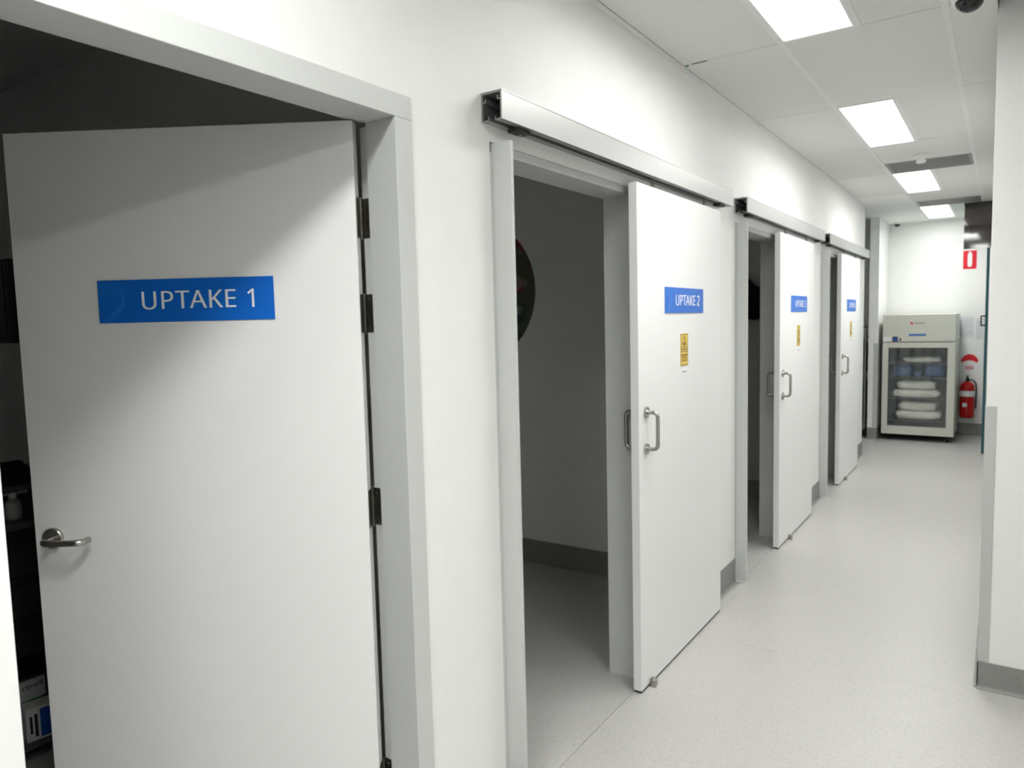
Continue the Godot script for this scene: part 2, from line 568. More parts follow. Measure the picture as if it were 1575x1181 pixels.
# ---------------------------------------------------------------- ceiling
func build_ceiling() -> void:
	var c := holder("ceiling")
	structure(c, "suspended ceiling of pale grey panels with white bars", "ceiling")
	bx("ceiling_slab", V(-4.4, 2.80, -3.0), V(3.6, 2.95, 11.0), M.ceiling_void, c)
	var T0 := 3.2978
	var TS := 1.2006
	var g := 0.0022
	var x1 := 0.457
	var x2 := 1.057
	var tiles := []   # x0, x1, d0, d1
	for k in range(-5, 4):
		var a := T0 + TS * k
		tiles.append([0.026, x1, a, a + TS])
		if k < 0:
			for col in [[1.057, 1.657], [2.257, 2.857], [2.857, 3.4]]:
				tiles.append([col[0], col[1], a, a + TS])
			if k != -3:
				tiles.append([1.657, 2.257, a, a + TS])
	for k in range(0, 7):
		var a := T0 + TS * k
		tiles.append([x2, 1.2255, a if k > 0 else T0, minf(a + TS, END_D)])
		if a + TS > END_D:
			break
	for r in [[-2.70, -1.50], [-1.50, -0.30], [0.90, 2.097], [3.2978, 4.4984], [5.70, 6.41], [8.10, 8.80], [10.44, END_D]]:
		tiles.append([x1, x2, r[0], r[1]])
	# half width panels beside the lights, with a bar between
	for r in [[-0.30, 0.90], [2.097, 3.2978], [4.4984, 5.70], [6.90, 8.10], [9.26, 10.44]]:
		bx("ceiling_bar", V(0.745, CEIL - 0.0005, r[0]), V(0.769, CEIL + 0.03, r[1]), M.ceiling_bar, c)
	for r in [[-0.30, 0.90], [2.097, 3.2978], [4.4984, 5.70], [6.90, 8.10], [9.26, 10.44]]:
		tiles.append([0.757, x2, r[0], r[1]])
	tiles.append([1.657, 1.957, T0 - 3 * TS, T0 - 2 * TS])
	for t in tiles:
		bx("ceiling_panel", V(t[0] + g, CEIL + 0.0015, t[2] + g), V(t[1] - g, CEIL + 0.015, t[3] - g), M.ceiling_tile, c)
	bx("plaster_strip", V(-1.5, CEIL, 8.1026), V(x1 - 0.012, CEIL + 0.015, END_D), M.wall_paint, c)
	bx("room_ceiling", V(-4.2, CEIL, -2.8), V(-0.13, CEIL + 0.015, 8.62), M.wall_paint, c)
	for b in [[x1, -2.8, END_D], [x2, -2.8, END_D], [1.657, -2.8, 3.46], [2.257, -2.8, 3.46], [2.857, -2.8, 3.46]]:
		bx("ceiling_bar", V(b[0] - 0.012, CEIL - 0.0005, b[1]), V(b[0] + 0.012, CEIL + 0.03, b[2]), M.ceiling_bar, c)
	structure(bx("trim_1", V(0, CEIL - 0.002, -2.8), V(0.0245, CEIL + 0.02, 8.755), M.ceiling_bar, null, 0.0005), "white angle trim where the ceiling meets the door wall", "trim")
	# lit panels
	var where := [
		[0.47, 2.11, "long lit ceiling panel over the start of the first sliding door", 1.0, 1.0],
		[0.47, 4.512, "lit ceiling panel over the middle sliding door", 1.0, 1.0],
		[0.47, 6.912, "lit ceiling panel between the two grey ceiling grilles", 1.0, 1.0],
		[0.47, 9.27, "lit ceiling panel nearest the end wall and cabinet", 0.75, 0.7],
		[0.47, -0.29, "lit ceiling panel over the hinged door", 1.9, 1.3],
		[1.97, T0 - 3 * TS + 0.012, "lit ceiling panel over the lobby floor", 2.6, 1.3],
	]
	for l in where:
		light_panel(l[0], l[1], l[2], l[3], l[4])
	# air grilles
	grille(6.41, 6.90, "grey slotted ceiling grille beside the round detector")
	grille(8.80, 9.26, "grey slotted ceiling grille before the end cabinet")
	# small things on the ceiling
	var t := thing("smoke_detector", "small round white detector on the ceiling before the slotted grille", "detector", V(0.738, CEIL, 6.20))
	var st := ST()
	lathe(st, Transform3D(), [Vector2(0, 0), Vector2(0.05, 0), Vector2(0.05, -0.012), Vector2(0.042, -0.018), Vector2(0, -0.018)])
	mi("base", st, M.white_plastic, t)
	st = ST()
	lathe(st, Transform3D(), [Vector2(0.024, -0.018), Vector2(0.024, -0.040), Vector2(0.034, -0.044), Vector2(0.034, -0.054), Vector2(0.026, -0.062), Vector2(0, -0.064)])
	mi("sensor_head", st, M.white_plastic, t)
	dome_camera(V(1.14, CEIL, 3.22), "black dome security camera on the ceiling beside the guarded wall corner", 1.0)
	dome_camera(V(0.105, CEIL, 10.60), "small dome security camera on the ceiling above the glass fronted cabinet", 0.8)
	st = ST()
	lathe(st, Transform3D(), [Vector2(0, 0.0012), Vector2(0.0085, 0.0012), Vector2(0.0085, -0.0012), Vector2(0, -0.0012)])
	var o := mi("round_sticker", st, M.sticker_green)
	o.position = V(0.038, CEIL + 0.0003, 3.312)
	tag(o, "small round green sticker on a ceiling panel by the wall trim", "sticker")
	tag(bx("label_strip", V(0.062, CEIL, 3.301), V(0.134, CEIL + 0.0016, 3.308), M.sticker_navy), "thin dark blue label strip on a ceiling panel joint", "label")

func light_panel(x: float, d: float, label: String, wide: float, down: float) -> void:
	var t := thing("ceiling_light", label, "ceiling light", V(x, CEIL, d))
	var w := 0.275
	var l := 1.174
	var st := ST()
	for r in [[-0.0005, -0.012, 0.004, l + 0.012], [w - 0.006, -0.012, w, l + 0.012], [0.004, -0.012, w - 0.006, 0.008], [0.004, l - 0.008, w - 0.006, l + 0.012]]:
		box(st, Vector3(r[0], -0.001, -r[1]), Vector3(r[2], 0.062, -r[3]))
	mi("frame", st, M.white_plastic, t)
	bx("diffuser", Vector3(0.004, 0.045, -0.008), Vector3(w - 0.006, 0.055, -l + 0.008), M.diffuser, t)
	var a := AreaLight3D.new()
	a.name = "panel_glow"
	a.area_size = Vector2(w - 0.024, l - 0.024)
	a.light_energy = PANEL_ENERGY * wide
	a.light_color = Color(0.995, 1.0, 0.987)
	a.shadow_enabled = true
	a.area_range = 14.0
	a.area_attenuation = 2.0
	a.position = Vector3(w / 2, 0.042, -l / 2)
	a.rotation_degrees = Vector3(-90, 0, 0)
	t.add_child(a)
	# the prismatic sheet sends most of the light downwards
	for k in 3:
		var s := SpotLight3D.new()
		s.name = "panel_beam"
		s.spot_angle = BEAM_ANGLE
		s.spot_angle_attenuation = 1.0
		s.spot_range = 14.0
		s.spot_attenuation = 2.0
		s.light_energy = BEAM_ENERGY * down
		s.light_size = 0.11
		s.light_color = a.light_color
		s.shadow_enabled = true
		s.position = Vector3(w / 2, 0.03, -l * (k + 0.5) / 3.0)
		s.rotation_degrees = Vector3(-90, 0, 0)
		t.add_child(s, true)

func grille(d0: float, d1: float, label: String) -> void:
	var t := thing("air_grille", label, "grille", V(0.757, CEIL, (d0 + d1) / 2))
	var hw := 0.286
	var hl := (d1 - d0) / 2 - 0.002
	bx("backing", Vector3(-hw, 0.012, -hl), Vector3(hw, 0.02, hl), M.dark_metal, t)
	var st := ST()
	for r in [[-hw, -hl, hw, -hl + 0.02], [-hw, hl - 0.02, hw, hl], [-hw, -hl + 0.02, -hw + 0.02, hl - 0.02], [hw - 0.02, -hl + 0.02, hw, hl - 0.02]]:
		box(st, Vector3(r[0], 0, r[1]), Vector3(r[2], 0.012, r[3]))
	mi("frame", st, M.grille_grey, t)
	var n := 14
	for i in n:
		var z := lerpf(-hl + 0.03, hl - 0.03, i / float(n - 1))
		bx("slat", Vector3(-hw + 0.02, 0.001, z - 0.009), Vector3(hw - 0.02, 0.004, z + 0.009), M.grille_grey, t)

func dome_camera(at: Vector3, label: String, s: float) -> void:
	var t := thing("dome_camera", label, "camera", at)
	var st := ST()
	lathe(st, Transform3D(Basis.from_scale(Vector3.ONE * s)), [Vector2(0, 0), Vector2(0.062, 0), Vector2(0.062, -0.012), Vector2(0.056, -0.026), Vector2(0.05, -0.028), Vector2(0, -0.028)])
	mi("base", st, M.white_plastic, t)
	st = ST()
	var prof := []
	for i in 9:
		var a := i / 8.0 * PI / 2
		prof.append(Vector2(0.046 * cos(a), -0.028 - 0.04 * sin(a)))
	lathe(st, Transform3D(Basis.from_scale(Vector3.ONE * s)), prof)
	mi("dome", st, M.black_gloss, t)

# ---------------------------------------------------------------- hinged door
func build_hinged_door() -> void:
	var fr := holder("trim_2")
	structure(fr, "pale grey steel frame round the hinged door", "door frame")
	# jambs and head: deep face on the corridor side, rebate on the room side
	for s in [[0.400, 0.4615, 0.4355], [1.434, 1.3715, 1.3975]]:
		bx("jamb", V(-0.0935, 0, s[0]), V(0.010, 2.0792, s[1]), M.door_white if s[0] < 1.0 else M.frame_grey, fr, 0.0012)  # near jamb is grey too; its overexposed brightness is put in as white
		bx("jamb_rebate", V(-0.1405, 0, s[0]), V(-0.0935, 2.0792, s[2]), M.frame_grey, fr)
	bx("head", V(-0.0935, 2.0792, 0.400), V(0.010, 2.1375, 1.434), M.frame_grey, fr, 0.0012)
	bx("head_rebate", V(-0.1405, 2.0922, 0.400), V(-0.0935, 2.1375, 1.434), M.frame_grey, fr)
	var t := holder("door_1", V(-0.122, 0, 1.353), 31.4)
	structure(t, "white hinged door standing half open into a dark room", "door")
	bx("leaf", Vector3(-0.93, 0.006, -0.038), Vector3(0, 2.088, 0), M.door_white, t, 0.0015)
	# lever on a round rose
	var h := Node3D.new()
	h.name = "door_handle"
	t.add_child(h)
	h.position = Vector3(-0.877, 1.002, 0)
	var st := ST()
	var face := Transform3D(Basis(Vector3.RIGHT, PI / 2), Vector3.ZERO)
	lathe(st, face, [Vector2(0, 0.0), Vector2(0.029, 0.0), Vector2(0.029, 0.008), Vector2(0.027, 0.0105), Vector2(0.014, 0.0115), Vector2(0, 0.0115)])
	mi("rose", st, M.steel, h)
	st = ST()
	var pts := [Vector3(0, 0, 0.010), Vector3(0, 0, 0.036)]
	for i in 6:
		var a := (i + 1) / 6.0 * PI / 2
		pts.append(Vector3(0.018 * (1 - cos(a)), 0, 0.036 + 0.018 * sin(a)))
	pts.append(Vector3(0.085, 0, 0.054))
	for i in 6:
		var a := (i + 1) / 6.0 * PI / 2
		pts.append(Vector3(0.085 + 0.026 * sin(a), 0, 0.054 - 0.026 * (1 - cos(a))))
	pts.append(Vector3(0.111, 0, 0.020))
	tube(st, pts, 0.0088, 16)
	mi("lever", st, M.steel, h)
	# hinges: knuckle on the room side, one flap on the leaf edge, one on the rebate
	for y in [[1.793, 1.896], [1.544, 1.645], [1.018, 1.120], [0.240, 0.3435]]:
		var g := Node3D.new()
		g.name = "hinge"
		t.add_child(g, true)
		var inv := t.transform.affine_inverse()
		st = ST()
		var kn := inv * V(-0.1430, 0, 1.3915)
		for i in 5:
			var a := lerpf(y[0], y[1], i / 5.0)
			var b := lerpf(y[0], y[1], (i + 1) / 5.0) - 0.0008
			lathe(st, Transform3D(Basis(), kn), [Vector2(0, a), Vector2(0.0048, a), Vector2(0.0048, b), Vector2(0, b)], 14)
		lathe(st, Transform3D(Basis(), kn), [Vector2(0.0036, y[1]), Vector2(0.0036, y[1] + 0.004), Vector2(0, y[1] + 0.005)], 12)
		lathe(st, Transform3D(Basis(), kn), [Vector2(0, y[0] - 0.005), Vector2(0.0036, y[0] - 0.004), Vector2(0.0036, y[0])], 12)
		mi("knuckle", st, M.dark_steel, g)
		bx("leaf_flap", Vector3(0.0, y[0], -0.036), Vector3(0.0016, y[1], -0.006), M.dark_steel, g)
		st = ST()
		var a0 := inv * V(-0.1395, y[0], 1.3962)
		var a1 := inv * V(-0.0965, y[0], 1.3962)
		var up := Vector3(0, y[1] - y[0], 0)
		var th := inv.basis * V(0, 0, 0.0012)
		quad(st, a0, a1, a1 + up, a0 + up, -th)
		quad(st, a0 + th, a1 + th, a1 + up + th, a0 + up + th, th)
		quad(st, a1, a1 + th, a1 + th + up, a1 + up, a1 - a0)
		quad(st, a0, a1, a1 + th, a0 + th, Vector3.DOWN)
		quad(st, a0 + up, a1 + up, a1 + th + up, a0 + th + up, Vector3.UP)
		mi("frame_flap", st, M.dark_steel, g)
		for k in 4:
			st = ST()
			var sp := inv * V([-0.130, -0.1225, -0.1225, -0.130][k], lerpf(y[0], y[1], 0.14 + 0.24 * k), 1.3962)
			lathe(st, Transform3D(Basis(inv.basis * Vector3(1, 0, 0), inv.basis * Vector3(0, 0, 1), inv.basis * Vector3(0, -1, 0)), sp), [Vector2(0.0036, -0.0002), Vector2(0.003, 0.0012), Vector2(0, 0.0013)], 10)
			mi("screw", st, M.steel, g)
	room_sign(t.transform * Vector3(-0.4635, 1.6418, 0.0), 31.4, "UPTAKE 1", "blue room sign with white letters on the half open hinged door")

func room_sign(at: Vector3, turn: float, words: String, label: String) -> void:
	if not M.has("sign_face"):
		var m := mat("sign_face", Color(1, 1, 1), 0.4)
		m.albedo_texture = wave_print()
		mat("sign_edge", Color(0.0, 0.37, 0.75), 0.4)
	var t := thing("room_sign", label, "sign", at, turn)
	bx("plate", Vector3(-0.2375, -0.0563, 0), Vector3(0.2375, 0.0563, 0.003), M.sign_edge, t, 0.0004)
	var st := ST()
	face_quad(st, 0.4742, 0.1118, 0.0031)
	mi("printed_face", st, M.sign_face, t)
	var parts := words.split(" ")
	st = ST()
	var ww := 0.254 if parts[1] == "1" else 0.245
	lettering(st, parts[0], Vector3(0.0333 - 0.1515 + ww / 2, 0.0008, 0.0037), ww, 0.0478)
	mi("word", st, M.sign_letters, t)
	var nw: float = {"1": 0.0175, "2": 0.033, "3": 0.033, "4": 0.036}[parts[1]]
	st = ST()
	lettering(st, parts[1], Vector3(0.0333 + 0.1515 - nw / 2, 0.0008, 0.0037), nw, 0.0478)
	mi("digit", st, M.sign_letters, t)

func warning_sign(at: Vector3, label: String) -> void:
	var t := thing("warning_sign", label, "sign", at, 90.0)
	bx("plate", Vector3(-0.046, -0.0735, 0), Vector3(0.046, 0.0735, 0.001), M.sign_yellow, t)
	var st := ST()
	for r in [[-0.044, 0.0695, 0.044, 0.0715], [-0.044, -0.0715, 0.044, -0.0695], [-0.044, -0.0695, -0.042, 0.0695], [0.042, -0.0695, 0.044, 0.0695]]:
		box(st, Vector3(r[0], r[1], 0.001), Vector3(r[2], r[3], 0.0014))
	mi("border", st, M.sign_black, t)
	st = ST()
	ring_prism(st, PackedVector2Array([Vector2(-0.038, 0.0), Vector2(0.038, 0.0), Vector2(0, 0.065)]), PackedVector2Array([Vector2(-0.0325, 0.0033), Vector2(0.0325, 0.0033), Vector2(0, 0.059)]), 0.001, 0.0014)
	mi("triangle", st, M.sign_black, t)
	st = ST()
	var c := Vector2(0, 0.0225)
	for k in 3:
		var p := PackedVector2Array()
		var a0 := PI / 2 + PI / 3 + k * TAU / 3 - PI / 6
		for i in 7:
			p.append(c + Vector2.from_angle(a0 + i / 6.0 * PI / 3) * 0.0155)
		for i in 4:
			p.append(c + Vector2.from_angle(a0 + (3 - i) / 3.0 * PI / 3) * 0.0048)
		prism(st, p, 0.001, 0.0014)
	var hub := PackedVector2Array()
	for i in 12:
		hub.append(c + Vector2.from_angle(TAU * i / 12) * 0.003)
	prism(st, hub, 0.001, 0.0014)
	mi("trefoil", st, M.sign_black, t)
	st = ST()
	box(st, Vector3(-0.040, -0.009, 0.001), Vector3(0.040, -0.0065, 0.0014))
	mi("rule", st, M.sign_black, t)
	for l in [["RADIATION", -0.0125, -0.0245, 0.052], ["AREA", 0.028, -0.0245, 0.023], ["AUTHORISED", 0.0, -0.0365, 0.066], ["ENTRY", -0.0175, -0.0485, 0.031], ["ONLY", 0.019, -0.0485, 0.028]]:
		st = ST()
		lettering(st, l[0], Vector3(l[1], l[2], 0.0012), l[3], 0.0075, 0.0004)
		mi("word", st, M.sign_black, t)

# ---------------------------------------------------------------- sliding doors
func build_sliding_doors() -> void:
	var which := ["first sliding door past the hinged door", "middle one of the sliding doors", "last sliding door before the recess"]
	for i in 3:
		sliding_door(SLIDERS[i], i, which[i])

func sliding_door(s: Dictionary, i: int, which: String) -> void:
	var x_back := 0.0285
	var x_front := 0.0655
	var n: float = s.near
	var f: float = s.far
	# lining and stop post
	var fr := holder("trim_%d" % (i + 3))
	structure(fr, "pale grey frame and stop post of the " + which, "door frame")
	bx("stop_post", V(0, 0, s.post), V(0.0642, 2.0937, s.post + 0.016), M.frame_grey, fr, 0.0012)
	bx("jamb", V(-0.134, 0, s.post - 0.014), V(0.0005, 2.066, s.post + 0.016), M.frame_grey, fr)
	bx("jamb", V(-0.134, 0, s.jamb), V(0.0005, 2.066, s.jamb + 0.03), M.frame_grey, fr)
	bx("head", V(-0.134, 2.066, s.post + 0.0005), V(0.0015, 2.095, s.jamb + 0.03), M.frame_grey, fr, 0.001)
	var st := ST()
	var bead := [V(-0.0005, 0.003, s.post - 0.0015), V(0.0645, 0.003, s.post - 0.0015), V(0.0665, 0.003, s.post + 0.001), V(0.0665, 0.003, s.post + 0.017)]
	tube(st, bead, 0.003, 8)
	mi("sealant_bead", st, M.white_plastic, fr)
	# leaf
	var t := holder("door_%d" % (i + 2), V(x_front, 0, n))
	structure(t, ["white sliding door, first past the hinged door, half open", "white sliding door in the middle of the three, mostly closed", "white sliding door next to the recess, mostly closed"][i], "door")
	var o := V(x_front, 0, n)
	bx("leaf", V(x_back, 0.010, n) - o + Vector3(0, 0, -0.0015), V(x_front, 2.10, f) - o, M.door_white, t, 0.0015)
	bx("edge_strip", V(x_back + 0.001, 0.127, n) - o, V(x_front - 0.001, 2.099, n + 0.002) - o, M.door_edge, t, 0.0004)
	bx("edge_strip", V(x_back + 0.001, 0.011, n) - o, V(x_front - 0.001, 0.1255, n + 0.002) - o, M.door_edge, t, 0.0004)
	bx("bottom_seal", V(x_back + 0.004, 0.002, n + 0.003) - o, V(x_front - 0.003, 0.010, f - 0.003) - o, M.black_rubber, t)
	for d in [n + 0.195, f - 0.185]:
		st = ST()
		lathe(st, Transform3D(Basis(), V(0.047, 0, d) - o), [Vector2(0, 2.099), Vector2(0.011, 2.10), Vector2(0.011, 2.112), Vector2(0.0055, 2.113), Vector2(0.0055, 2.160), Vector2(0, 2.16)], 12)
		mi("hanger_bolt", st, M.dark_steel, t)
	# pull handles on both faces
	for side in [1.0, -1.0]:
		var h := Node3D.new()
		h.name = "pull_handle"
		t.add_child(h, true)
		var base := x_front if side > 0 else x_back
		var y0 := 1.027
		var y1 := 1.179
		var d := 0.067
		for y in [y0, y1]:
			st = ST()
			lathe(st, Transform3D(Basis(Vector3(0, 0, 1), -side * PI / 2), V(base, y, n + d) - o), [Vector2(0, 0.0), Vector2(0.0245, 0.0), Vector2(0.0245, 0.006), Vector2(0.0225, 0.008), Vector2(0, 0.008)], 26)
			mi("rose", st, M.steel, h)
		var pts := [V(base, y0, n + d) - o]
		var p := 0.052
		var r := 0.020
		for k in 7:
			var a := k / 6.0 * PI / 2
			pts.append(V(base + side * (p - r + r * sin(a)), y0 + r * (1 - cos(a)), n + d) - o)
		for k in 7:
			var a := k / 6.0 * PI / 2
			pts.append(V(base + side * (p - r + r * cos(a)), y1 - r + r * sin(a), n + d) - o)
		pts.append(V(base, y1, n + d) - o)
		st = ST()
		tube(st, pts, 0.0085, 14)
		mi("bar", st, M.steel, h)
	# guide block on the floor
	var gd: float = [2.775, 5.165, 7.30][i]
	var g := thing("floor_guide", "small steel guide block on the floor under the " + which, "door guide", V(0.073, 0, gd))
	bx("upright", Vector3(-0.0045, 0, -0.014), Vector3(0.0, 0.034, 0.014), M.steel, g, 0.001)
	bx("foot", Vector3(0.0, 0, -0.014), Vector3(0.020, 0.030, 0.014), M.steel, g, 0.002)
	# track on the wall above
	track(s, i, which)
	# signs
	var words: String = ["UPTAKE 2", "UPTAKE 3", "UPTAKE 4"][i]
	var off: float = [0.5135, 0.526, 0.525][i]
	room_sign(V(x_front, 1.6405, n + off), 90.0, words, "blue room sign with white letters on the " + which)
	warning_sign(V(x_front, 1.4165, n + off - 0.011), "yellow radiation warning sign on the " + which)
	var k := thing("white_sticker", "tiny white sticker below the yellow sign on the " + which, "sticker", V(x_front, 1.317, n + off - 0.011), 90.0)
	bx("paper", Vector3(-0.037, -0.015, 0), Vector3(0.037, 0.015, 0.0006), M.sign_letters, k)
	bx("print_line", Vector3(-0.024, -0.003, 0.0006), Vector3(0.026, 0.0005, 0.0008), M.dark_plastic, k)
	bx("print_line", Vector3(-0.034, -0.0142, 0.0006), Vector3(0.034, -0.0136, 0.0008), M.dark_plastic, k)

func track(s: Dictionary, i: int, which: String) -> void:
	var a: float = s.rail
	var b: float = s.rail_end
	var y0 := 2.1412
	var y1 := 2.2242
	var t := thing("sliding_track", "long aluminium sliding track above the " + which, "track", V(0, y0, a))
	var o := V(0, y0, a)
	var run := func(called: String, rects: Array, m: Material, e0: float, e1: float) -> void:
		var st := ST()
		for r in rects:
			box(st, V(r[0], y0 + r[1], a + e0) - o, V(r[2], y0 + r[3], b - e1) - o)
		mi(called, st, m, t)
	run.call("wall_plate", [[0.0, 0.002, 0.0035, 0.0795]], M.aluminium, 0.001, 0.001)
	run.call("channel", [
		[0.0065, 0.0, 0.0095, 0.0785], [0.0095, 0.0755, 0.0730, 0.0785], [0.0705, 0.0, 0.0732, 0.0755],
		[0.0095, 0.0, 0.0300, 0.0025], [0.0275, 0.0025, 0.0300, 0.0110],
		[0.0510, 0.0, 0.0705, 0.0025], [0.0510, 0.0025, 0.0535, 0.0110],
		[0.0095, 0.0520, 0.0200, 0.0545], [0.0175, 0.0545, 0.0200, 0.0640],
		[0.0600, 0.0560, 0.0705, 0.0585], [0.0600, 0.0585, 0.0625, 0.0680]], M.channel_metal, 0.0, 0.004)
	run.call("cover", [[0.0735, 0.0, 0.0765, 0.0775], [0.0735, 0.0775, 0.0752, 0.0790], [0.0735, 0.0790, 0.0768, 0.0830], [0.0, 0.0805, 0.0735, 0.0830]], M.aluminium, 0.0, 0.0)
	for d in [0.012, 0.9]:
		var st := ST()
		lathe(st, Transform3D(Basis(), V(0.045, y1, a + d) - o), [Vector2(0.006, -0.001), Vector2(0.005, 0.003), Vector2(0, 0.005)], 12)
		mi("screw", st, M.dark_steel, t)
	for d in [[0.105, 0.175], [b - a - 0.16, b - a - 0.09]]:
		bx("end_stop", V(0.021, y0 - 0.012, a + d[0]) - o, V(0.060, y0 - 0.0005, a + d[1]) - o, M.dark_metal, t, 0.002)
		var st := ST()
		lathe(st, Transform3D(Basis(), V(0.041, y0, a + (d[0] + d[1]) / 2) - o), [Vector2(0, -0.018), Vector2(0.007, -0.018), Vector2(0.007, -0.012)], 8)
		mi("stop_bolt", st, M.steel, t)
	bx("end_cap", V(0.004, y0 + 0.001, b - 0.004) - o, V(0.0732, y0 + 0.0785, b - 0.001) - o, M.aluminium, t)

# ---------------------------------------------------------------- far end
func build_corridor_end() -> void:
	# warming cabinet
	var o := V(0.0, 0, 9.9)
	var t := thing("warming_cabinet", "cream upright cabinet with a glass door and folded linen inside", "cabinet", V(0.432, 0, 9.9))
	var c := Vector3(-0.432, 0, 0)
	var x0 := 0.05
	var x1 := 0.815
	bx("back_panel", c + V(x0, 0.075, 0.775), c + V(x1, 1.20, 0.80), M.cabinet_inside, t)
	bx("side_panel", c + V(x0, 0.075, 0.045), c + V(x0 + 0.03, 1.20, 0.775), M.cabinet_cream, t)
	bx("inner_lining", c + V(x0 + 0.03, 0.13, 0.05), c + V(x0 + 0.035, 1.20, 0.775), M.cabinet_inside, t)
	bx("inner_lining", c + V(x1 - 0.035, 0.13, 0.05), c + V(x1 - 0.03, 1.20, 0.775), M.cabinet_inside, t)
	bx("side_panel", c + V(x1 - 0.03, 0.075, 0.045), c + V(x1, 1.20, 0.775), M.cabinet_cream, t)
	bx("bottom_panel", c + V(x0 + 0.035, 0.075, 0.045), c + V(x1 - 0.035, 0.13, 0.775), M.cabinet_inside, t)
	var hd := bx("header", c + V(x0, 1.208, 0.0), c + V(x1, 1.535, 0.80), M.cabinet_cream, t, 0.004)
	bx("maker_mark", c + V(0.345, 1.418, -0.001), c + V(0.372, 1.444, 0.0), M.sign_red, hd)
	bx("maker_line", c + V(0.385, 1.425, -0.0008), c + V(0.50, 1.434, 0.0), M.wire_grey, hd)
	bx("blue_label", c + V(0.331, 1.277, -0.001), c + V(0.51, 1.302, 0.0), M.label_blue, hd)
	bx("white_label", c + V(0.058, 1.212, -0.001), c + V(0.145, 1.268, 0.0), M.sign_letters, hd)
	bx("controller", c + V(0.157, 1.212, -0.006), c + V(0.215, 1.270, 0.0), M.dark_plastic, hd, 0.002)
	bx("display", c + V(0.166, 1.226, -0.0065), c + V(0.206, 1.258, -0.005), M.display_blue, hd)
	bx("switch", c + V(0.232, 1.222, -0.006), c + V(0.25, 1.252, 0.0), M.dark_plastic, hd, 0.002)
	var dr := Node3D.new()
	dr.name = "glass_door"
	t.add_child(dr)
	var st := ST()
	for r in [[x0, 0.08, 0.112, 1.2], [0.737, 0.08, x1, 1.2], [0.112, 0.08, 0.737, 0.178], [0.112, 1.136, 0.737, 1.2]]:
		box(st, c + V(r[0], r[1], 0.0), c + V(r[2], r[3], 0.042))
	mi("door_frame", st, M.cabinet_cream, dr)
	bx("pane", c + V(0.108, 0.174, 0.018), c + V(0.741, 1.14, 0.024), M.clear_glass, dr)
	for y in [0.945, 0.775, 0.52, 0.255]:
		var sh := ST()
		for k in 13:
			var x := lerpf(0.10, 0.765, k / 12.0)
			box(sh, c + V(x - 0.003, y - 0.006, 0.08), c + V(x + 0.003, y, 0.74))
		for d in [0.075, 0.40, 0.735]:
			box(sh, c + V(0.086, y - 0.014, d), c + V(0.779, y - 0.006, d + 0.012))
		mi("wire_shelf", sh, M.wire_grey, t)
	for x in [0.12, 0.745]:
		for d in [0.10, 0.70]:
			st = ST()
			lathe(st, Transform3D(Basis(Vector3(0, 0, 1), PI / 2), c + V(x + 0.012, 0.03, d)), [Vector2(0, 0), Vector2(0.03, 0), Vector2(0.03, 0.024), Vector2(0, 0.024)], 18)
			box(st, c + V(x - 0.018, 0.05, d - 0.02), c + V(x + 0.018, 0.075, d + 0.02))
			mi("castor", st, M.black_rubber, t)
	# linen on the shelves
	linen("folded_blanket", V(0.46, 0.945, 10.19), Vector3(0.40, 0.07, 0.34), 1, M.linen_white, "flat folded white blanket on the top shelf of the glass cabinet", "blanket", 1)
	linen("linen_bundle", V(0.255, 0.775, 10.15), Vector3(0.20, 0.146, 0.30), 1, M.linen_blue, "blue folded linen bundle beside the hinge side of the glass cabinet", "linen", 2)
	linen("linen_bundle", V(0.605, 0.775, 10.15), Vector3(0.22, 0.146, 0.30), 1, M.linen_blue, "larger blue linen bundle beside the fire extinguisher side of the glass cabinet", "linen", 3)
	linen("linen_bundle", V(0.425, 0.775, 10.12), Vector3(0.08, 0.06, 0.16), 1, M.linen_blue, "small blue cloth roll between two blue bundles in the cabinet", "linen", 4)
	linen("folded_blanket", V(0.41, 0.52, 10.16), Vector3(0.50, 0.20, 0.40), 2, M.linen_white, "thick folded cream blanket on the middle shelf of the cabinet", "blanket", 5)
	linen("folded_blanket", V(0.43, 0.255, 10.16), Vector3(0.50, 0.21, 0.40), 2, M.linen_white, "thick folded white blanket on the lowest shelf of the cabinet", "blanket", 6)
	# extinguisher on the end wall
	t = thing("fire_extinguisher", "red fire extinguisher hung on the end wall beside the cabinet", "extinguisher", V(0.917, 0.228, END_D - 0.10))
	st = ST()
	lathe(st, Transform3D(), [Vector2(0, 0), Vector2(0.068, 0), Vector2(0.078, 0.012), Vector2(0.08, 0.03), Vector2(0.08, 0.37), Vector2(0.076, 0.40), Vector2(0.06, 0.43), Vector2(0.035, 0.448), Vector2(0.022, 0.455), Vector2(0, 0.455)])
	mi("cylinder", st, M.red_paint, t)
	st = ST()
	lathe(st, Transform3D(), [Vector2(0.0806, 0.27), Vector2(0.0806, 0.34)])
	mi("white_band", st, M.sign_letters, t)
	bx("round_label", Vector3(-0.045, 0.14, 0.068), Vector3(0.005, 0.19, 0.081), M.sign_letters, t, 0.003)
	st = ST()
	lathe(st, Transform3D(), [Vector2(0.02, 0.455), Vector2(0.02, 0.49), Vector2(0, 0.492)], 14)
	box(st, Vector3(-0.012, 0.49, -0.02), Vector3(0.012, 0.505, 0.08), 0.002)
	box(st, Vector3(-0.012, 0.515, -0.02), Vector3(0.012, 0.528, 0.085), 0.002)
	box(st, Vector3(-0.010, 0.49, -0.02), Vector3(0.010, 0.528, 0.0), 0.002)
	mi("valve_lever", st, M.dark_metal, t)
	st = ST()
	tube(st, [Vector3(0.018, 0.475, 0), Vector3(0.06, 0.47, 0), Vector3(0.09, 0.43, 0), Vector3(0.096, 0.36, 0), Vector3(0.094, 0.22, 0), Vector3(0.092, 0.12, 0)], 0.009, 10)
